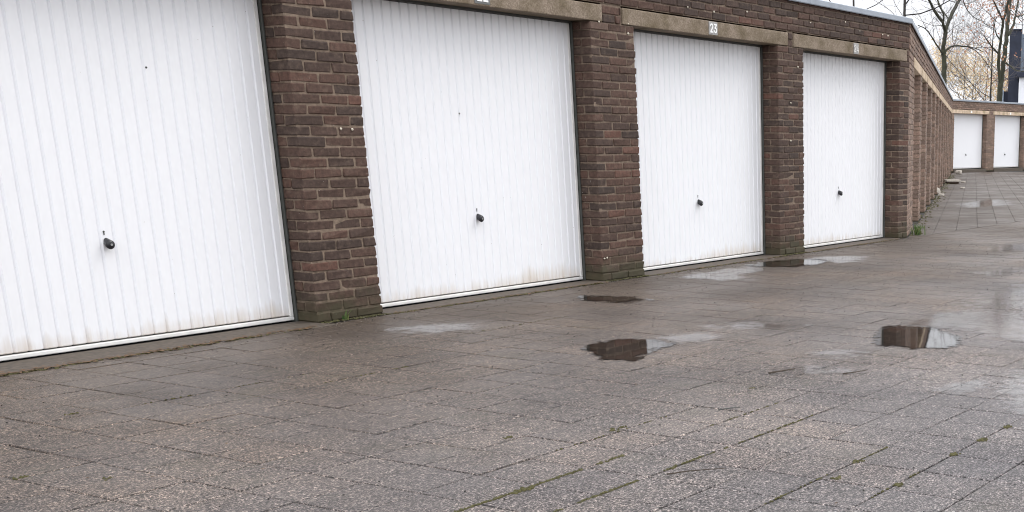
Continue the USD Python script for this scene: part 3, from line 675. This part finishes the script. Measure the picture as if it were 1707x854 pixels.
def blades(name, x, y, n, h, spread, label, mat=GRASS):
    mb = MB()
    for k in range(n):
        a = rng.uniform(0, 6.283); r = abs(rng.gauss(0, spread)); hh = h * rng.uniform(0.45, 1.1); lean = rng.uniform(0.2, 0.9) * hh; la = rng.uniform(0, 6.283)
        bx, by = x + r * math.cos(a), y + r * math.sin(a); w = rng.uniform(0.004, 0.009)
        wx, wy = -math.sin(la) * w, math.cos(la) * w
        P3 = [np.array([bx + math.cos(la) * lean * t ** 1.6, by + math.sin(la) * lean * t ** 1.6, hh * t]) for t in (0, 0.4, 0.75, 1.0)]
        v = [P3[0] - [wx, wy, 0], P3[0] + [wx, wy, 0], P3[1] - [wx, wy, 0], P3[1] + [wx, wy, 0], P3[2] - [wx * 0.6, wy * 0.6, 0], P3[2] + [wx * 0.6, wy * 0.6, 0], P3[3]]
        mb.add(np.array(v), np.array([[0, 1, 3], [0, 3, 2], [2, 3, 5], [2, 5, 4], [4, 5, 6]]), min(1, max(0, rng.gauss(0.35, 0.3))))
    return mb.build(name, mat, tone=True, label=label, category="weed", group="weeds at the foot of the walls")
blades("weed", 14.52, 0.05, 50, 0.11, 0.045, "green grass tuft growing at the foot of the brick corner")
blades("weed", 15.6, 0.55, 35, 0.06, 0.10, "low yellowish weeds along the receding wall just past the corner tuft")
blades("weed", 5.62, -0.03, 4, 0.07, 0.02, "few thin pale grass stalks at the foot of the nearest pillar")

def rock(name, x, y, dims, label, cat="stone", z=0.0, seed=0, mat=STONE, rot=0.0):
    ic = trimesh.creation.icosphere(2, 1.0); v = np.array(ic.vertices)
    v = np.sign(v) * np.abs(v) ** 0.6
    v *= 1 + (meshkit.fbm(v * 1.7 + seed, 3, seed)[:, None] - 0.5) * 0.5
    v *= np.array(dims) / 2; c, s = math.cos(rot), math.sin(rot)
    v = np.c_[x + v[:, 0] * c - v[:, 1] * s, y + v[:, 0] * s + v[:, 1] * c, v[:, 2] + dims[2] / 2 + z - 0.003]
    obj(name, (v, np.array(ic.faces)), mat, smooth=40, label=label, category=cat, group="rubble along the receding wall")
sl = MB(); sl.add(*cbox(-0.2, 0.2, -0.16, 0.16, 0.06, 0.115, 0.01))
sv, sf = sl.mesh(); c_, s_ = math.cos(-0.9), math.sin(-0.9)
sv = np.c_[32.4 + sv[:, 0] * c_ - sv[:, 1] * s_, 7.45 + sv[:, 0] * s_ + sv[:, 1] * c_, sv[:, 2]]
base = MB(); 
obj("concrete_slab", (sv, sf), STONE, label="pale flat concrete slab lying by the far end of the receding wall", category="slab")
rock("support_brick", 32.4, 7.45, (0.36, 0.25, 0.064), "dark brick lying under the pale concrete slab", "brick", mat=BRICK_LIT, rot=-0.9)
rock("rubble_stone", 25.9, 4.98, (0.2, 0.16, 0.15), "white rubble lump lying against the middle of the receding wall", seed=4)
rock("rubble_stone", 25.0, 4.45, (0.13, 0.12, 0.06), "small grey lump just before the white rubble lump", seed=5)
rock("rubble_stone", 33.4, 7.55, (0.14, 0.12, 0.05), "small white stone on the far tiles, upper of the two", seed=6)
rock("rubble_stone", 29.4, 5.85, (0.13, 0.12, 0.04), "small white stone on the far tiles, lower of the two", seed=7)
rock("rubble_stone", 41.8, 11.35, (0.25, 0.2, 0.15), "pale stone in the corner where the two far rows meet", seed=8)

def stick(pts, r, label, mat=STICK):
    v, q = tube(pts, np.linspace(r * 0.65, r * 0.3, len(pts)), 6)
    obj("twig", (v, q), mat, label=label, category="twig", group="twigs lying on the paving")
stick([(3.46, -4.20, 0.006), (3.52, -4.245, 0.009), (3.57, -4.285, 0.008), (3.63, -4.335, 0.006)], 0.0045, "thin brown twig lying on the tiles, low right of centre")
stick([(4.455, -3.745, 0.007), (4.51, -3.775, 0.008), (4.545, -3.80, 0.007)], 0.006, "short dark stick on the tiles right of centre", JAMB)
stick([(5.33, -3.46, 0.006), (5.42, -3.50, 0.009), (5.50, -3.515, 0.008)], 0.008, "dark brown twig at the left end of a pale wet patch")
stick([(5.50, -3.80, 0.006), (5.56, -3.84, 0.009), (5.66, -3.86, 0.007)], 0.006, "small dark twig at the right end of a pale wet patch")

# ------------------------------------------------------------------ trees
LAT = np.array([0.4626, -0.8865, 0.0]); LAT /= np.linalg.norm(LAT)
DEEP = np.array([0.8875, 0.4609, 0.0])
def at(px, depth):                                    # point on the ground plan, metres right of the camera axis at a distance
    return EYE + DEEP * depth / 0.963 + LAT * (px - CX) / FPX * depth

class Tree:
    def __init__(s, name, foot, seed, label, cat="tree", bark=BARK):
        s.root = thing(name, (foot[0], foot[1], 0), 0, label=label, category=cat, group="trees behind the garages"); s.rng = random.Random(seed); s.bark = bark
        s.trunk, s.twigs, s.limb = MB(), MB(), []
    def path(s, pts, r0, r1, depth0=0.0, depth1=0.0, sides=8, into=None):
        """pts: (metres sideways, height); bends smoothly; runs from depth0 to depth1."""
        p = np.array(pts, float); n = len(p); t = np.linspace(0, 1, n)
        tt = np.linspace(0, 1, (n - 1) * 4 + 1)
        from scipy.interpolate import PchipInterpolator
        x, z = PchipInterpolator(t, p[:, 0])(tt), PchipInterpolator(t, p[:, 1])(tt)
        dd = depth0 + (depth1 - depth0) * tt
        P3 = x[:, None] * LAT + dd[:, None] * DEEP + z[:, None] * [0, 0, 1]
        P3[1:-1] += np.array([[s.rng.gauss(0, r0 * 0.12) for _ in range(3)] for _ in range(len(P3) - 2)])
        rr = np.linspace(r0, r1, len(P3)) * np.array([1 + s.rng.gauss(0, 0.05) for _ in range(len(P3))])
        (into or s.trunk).add(*tube(P3, rr, sides))
        s.limb.append((P3, rr))
    def sprout(s, p, d, L, r, level):
        n = 4; pts = [p]; dd = d / np.linalg.norm(d)
        for k in range(n):
            dd = dd + np.array([s.rng.gauss(0, 0.17) for _ in range(3)]) + [0, 0, 0.07]; dd /= np.linalg.norm(dd)
            pts.append(pts[-1] + dd * L / n)
        rr = np.linspace(r, r * 0.45, n + 1)
        s.twigs.add(*tube(pts, rr, 3 if level < 2 else 4))
        s.tips.append(pts[-1])
        if level <= 0: return
        for k in range(s.rng.randint(3, 4)):
            i_ = s.rng.randint(1, n); q = pts[i_]; dirn = pts[i_] - pts[i_ - 1]; dirn /= np.linalg.norm(dirn)
            side = np.array([s.rng.gauss(0, 1) for _ in range(3)]); side -= dirn * (side @ dirn); side /= np.linalg.norm(side)
            s.sprout(q, dirn * 0.75 + side * s.rng.uniform(0.5, 0.95), L * s.rng.uniform(0.5, 0.75), max(rr[i_] * 0.6, 0.004), level - 1)
    def crown(s, per, L, r, level=2, zmin=4.0, mat=TWIG):
        s.tips = []
        for P3, rr in s.limb:
            for _ in range(per):
                i_ = s.rng.randint(2, len(P3) - 1)
                if P3[i_][2] < zmin: continue
                dirn = P3[i_] - P3[i_ - 1]; dirn /= np.linalg.norm(dirn) + 1e-9
                side = np.array([s.rng.gauss(0, 1) for _ in range(3)]); side -= dirn * (side @ dirn); side /= np.linalg.norm(side)
                s.sprout(P3[i_], dirn * 0.6 + side * 0.9 + [0, 0, 0.25], L * s.rng.uniform(0.45, 1.2), min(r, rr[i_] * 0.6), level)
        return s
    def leaves(s, mat, frac, per, size, spread, zlim=(0, 99)):
        mb = MB()
        for t in s.tips:
            if s.rng.random() > frac or not zlim[0] < t[2] < zlim[1]: continue
            for _ in range(per):
                c = t + np.array([s.rng.gauss(0, spread) for _ in range(3)])
                u = np.array([s.rng.gauss(0, 1) for _ in range(3)]); u /= np.linalg.norm(u); w = np.cross(u, [s.rng.gauss(0, 1) for _ in range(3)]); w /= np.linalg.norm(w)
                z = size * s.rng.uniform(0.6, 1.3)
                mb.add(np.array([c - u * z, c + w * z * 0.5, c + u * z, c - w * z * 0.5]), np.array([[0, 1, 2], [0, 2, 3]]), s.rng.random())
        mb.build("leaves", mat, s.root, tone=True); return s
    def done(s):
        s.trunk.build("trunk", s.bark, s.root, smooth=True)
        s.twigs.build("crown", TWIG, s.root)

def px2(points, px0, depth):
    k = depth / FPX
    return [((x - px0) * k, EYE[2] + (235 - y) * k / 1.038) for x, y in points]

D1 = 58.0
t = Tree("bare_tree", at(1569, D1), 41, "bare dark tree forking high up, left of the two large ones", bark=BARK_GREEN)
q = lambda *a: px2(a, 1569, D1)
t.path([(0, -0.1), *q((1567, 125), (1566, 95), (1565.5, 82), (1567, 65), (1568, 56))], 0.135, 0.085)
t.path(q((1568, 57), (1562, 45), (1548, 28), (1536, 8), (1526, -14)), 0.08, 0.045, 0, -1.5)
t.path(q((1568, 57), (1574, 40), (1583, 20), (1594, 0), (1603, -25)), 0.095, 0.055, 0, 1.2)
t.path(q((1563, 46), (1563.5, 35), (1555, 20), (1550, 5), (1548, -15)), 0.035, 0.018, -0.3, -1.4, 6)
t.path(q((1575, 38), (1568, 28), (1560, 12), (1556, -5), (1557, -20)), 0.04, 0.02, 0.3, 2, 6)
t.path(q((1565, 95), (1555, 84), (1543, 68), (1535, 60), (1520, 54)), 0.045, 0.02, 0, -2, 6)
t.path(q((1567, 93), (1575, 83), (1587, 79), (1602, 79), (1615, 80), (1634, 86)), 0.055, 0.02, 0, 1.5, 6)
t.path(q((1596, -3), (1606, 18), (1622, 30), (1640, 34)), 0.03, 0.01, 1.0, 2.4, 6)
t.crown(6, 1.4, 0.016, 2, 3.6).leaves(LEAF_RUST, 0.01, 1, 0.05, 0.1); t.done()

D2 = 60.0
t = Tree("bare_tree", at(1661, D2), 42, "bare twin-stemmed tree beside the dark tower, some rusty leaves left on", bark=BARK_GREEN)
q = lambda *a: px2(a, 1661, D2)
t.path([(0, -0.1), *q((1660, 168), (1661, 140))], 0.155, 0.135)
t.path(q((1661, 145), (1656, 118), (1655, 95), (1657, 70), (1659, 45), (1665, 15), (1670, -20)), 0.085, 0.05, 0, -1)
t.path(q((1661, 145), (1665, 108), (1668, 72), (1670, 40), (1673, 12), (1676, -20)), 0.13, 0.075, 0, 0.6)
t.path(q((1671, 62), (1680, 46), (1686, 22), (1693, -12)), 0.07, 0.04, 0.3, 1.5)
t.path(q((1668, 106), (1675, 114), (1683, 121), (1694, 124)), 0.05, 0.02, 0.2, -1.5, 6)
t.path(q((1655, 93), (1646, 86), (1637, 77), (1628, 66)), 0.05, 0.02, -0.2, -1, 6)
t.path(q((1659, 42), (1648, 25), (1634, 2), (1626, -14)), 0.05, 0.025, -0.5, -2, 6)
t.path(q((1656, 70), (1648, 60), (1645, 48), (1647, 38)), 0.035, 0.015, -0.3, -1, 6)
t.path(q((1684, 30), (1692, 28), (1706, 22), (1720, 12)), 0.035, 0.015, 1.0, 2.5, 6)
t.crown(6, 1.3, 0.016, 2, 3.4).leaves(LEAF_RUST, 0.22, 2, 0.065, 0.2, (5.0, 8.4)); t.done()

def simple_tree(px, depth, h, r, lean, seed, label, nb, crown_per, L, leaves=None, group=None, level=2, zmin=3.0, name="bare_tree"):
    t = Tree(name, at(px, depth), seed, label)
    if group: note(t.root, group=group)
    t.path([(0, -0.1), (lean * 0.3, h * 0.35), (lean * 0.6, h * 0.65), (lean, h)], r, r * 0.25, 0, 0.3)
    for k in range(nb):
        z = h * t.rng.uniform(0.35, 0.92); sd = t.rng.choice((-1, 1)); ln = (h - z) * t.rng.uniform(0.4, 0.8) + 0.8
        w1, w2, w3 = t.rng.uniform(0.3, 0.55), t.rng.uniform(0.45, 0.9), t.rng.uniform(0.5, 1.0)
        t.path([(lean * z / h, z), (lean * z / h + sd * ln * w1, z + ln * t.rng.uniform(0.15, 0.5)), (lean * z / h + sd * ln * w2, z + ln * 0.7), (lean * z / h + sd * ln * w3, z + ln * 0.95)], r * 0.3, r * 0.1, 0, t.rng.uniform(-2, 2), 5)
    t.crown(crown_per, L, 0.018, level, zmin)
    if leaves: t.leaves(*leaves)
    t.done(); return t
simple_tree(1644, 66, 7.5, 0.075, 0.1, 43, "slim bare tree with a straight thin trunk between the two large trees", 5, 7, 1.2)
simple_tree(1498, 50, 13, 0.09, 0.2, 44, "bare tree whose crown shows over the roof corner", 9, 8, 1.8, zmin=5)
simple_tree(1425, 52, 13.5, 0.07, -0.4, 45, "bare tree behind the near roof, its twigs showing over the metal edge", 9, 8, 1.8, zmin=5)
simple_tree(1352, 55, 14, 0.07, 0.4, 46, "bare tree farthest left behind the near roof", 9, 8, 1.8, zmin=5)
simple_tree(1598, 88, 6.6, 0.06, 0.2, 47, "small tree with pale yellow autumn leaves between the large trunks", 9, 8, 1.5, (LEAF_GOLD, 0.45, 4, 0.075, 0.35), name="autumn_tree", zmin=1.5)
simple_tree(1624, 92, 5.6, 0.06, -0.2, 48, "small tree with golden leaves low over the distant roof", 8, 8, 1.3, (LEAF_GOLD, 0.55, 4, 0.08, 0.35), name="autumn_tree", zmin=1.5)
simple_tree(1611, 98, 8.2, 0.07, 0.4, 49, "tree with thin pale red leaves behind the yellow one", 9, 8, 1.6, (LEAF_PINK, 0.4, 3, 0.07, 0.3), name="autumn_tree", zmin=2)
simple_tree(1653, 95, 4.8, 0.06, 0.1, 50, "low rust-leaved tree at the foot of the twin-stemmed tree", 7, 7, 1.1, (LEAF_RUST, 0.5, 3, 0.07, 0.25), name="autumn_tree", zmin=1.5)
simple_tree(1700, 78, 9.5, 0.07, -0.3, 51, "tree with rust red leaves rising behind the dark tower", 10, 8, 1.7, (LEAF_RUST, 0.5, 4, 0.075, 0.3), name="autumn_tree", zmin=4)
simple_tree(1632, 84, 9.0, 0.04, 0.5, 52, "tall faint bare tree behind the gap between the large trees", 10, 8, 1.8, zmin=4)

# ------------------------------------------------------------------ house behind the distant garages
DH = 64.0
foot = at(1673.0, DH)
house = thing("house", (foot[0], foot[1], 0), math.degrees(math.atan2(LAT[1], LAT[0])) - 7.0, label="house with a tall navy clad tower behind the distant garages", category="house")
k = DH / FPX
hz = lambda y: EYE[2] + (235 - y) * k / 1.038
b = MB(); b.box(0, 19 * k, 0, 2.5, 0, hz(55), 0.01); b.build("tower", NAVY, house)
b = MB(); b.box(-0.03, 19 * k + 0.03, -0.03, 2.53, hz(55), hz(53), 0.008); b.build("tower_cap", NAVY, house)
b = MB(); b.box(19 * k + 0.002, 6.0, 0.5, 6.0, 0, hz(60)); b.build("wall", SLATE, house)
b = MB(); b.box(18 * k, 5.0, -1.6, -0.02, 0, hz(133), 0.01); b.build("bay", WHITE, house)
b = MB(); b.box(17 * k - 0.1, 5.1, -1.75, -0.01, hz(133) + 0.002, hz(125), 0.01); b.build("bay_roof", NAVY, house)
b = MB(); b.box(-7 * k, -0.002, 0.3, 2.4, 0, hz(153), 0.01); b.build("side_wall", NAVY, house)
b = MB(); b.box(-16.5 * k, -7 * k - 0.002, 0.2, 2.2, 0, hz(151), 0.01); b.build("annexe", PALE_BLUE, house)
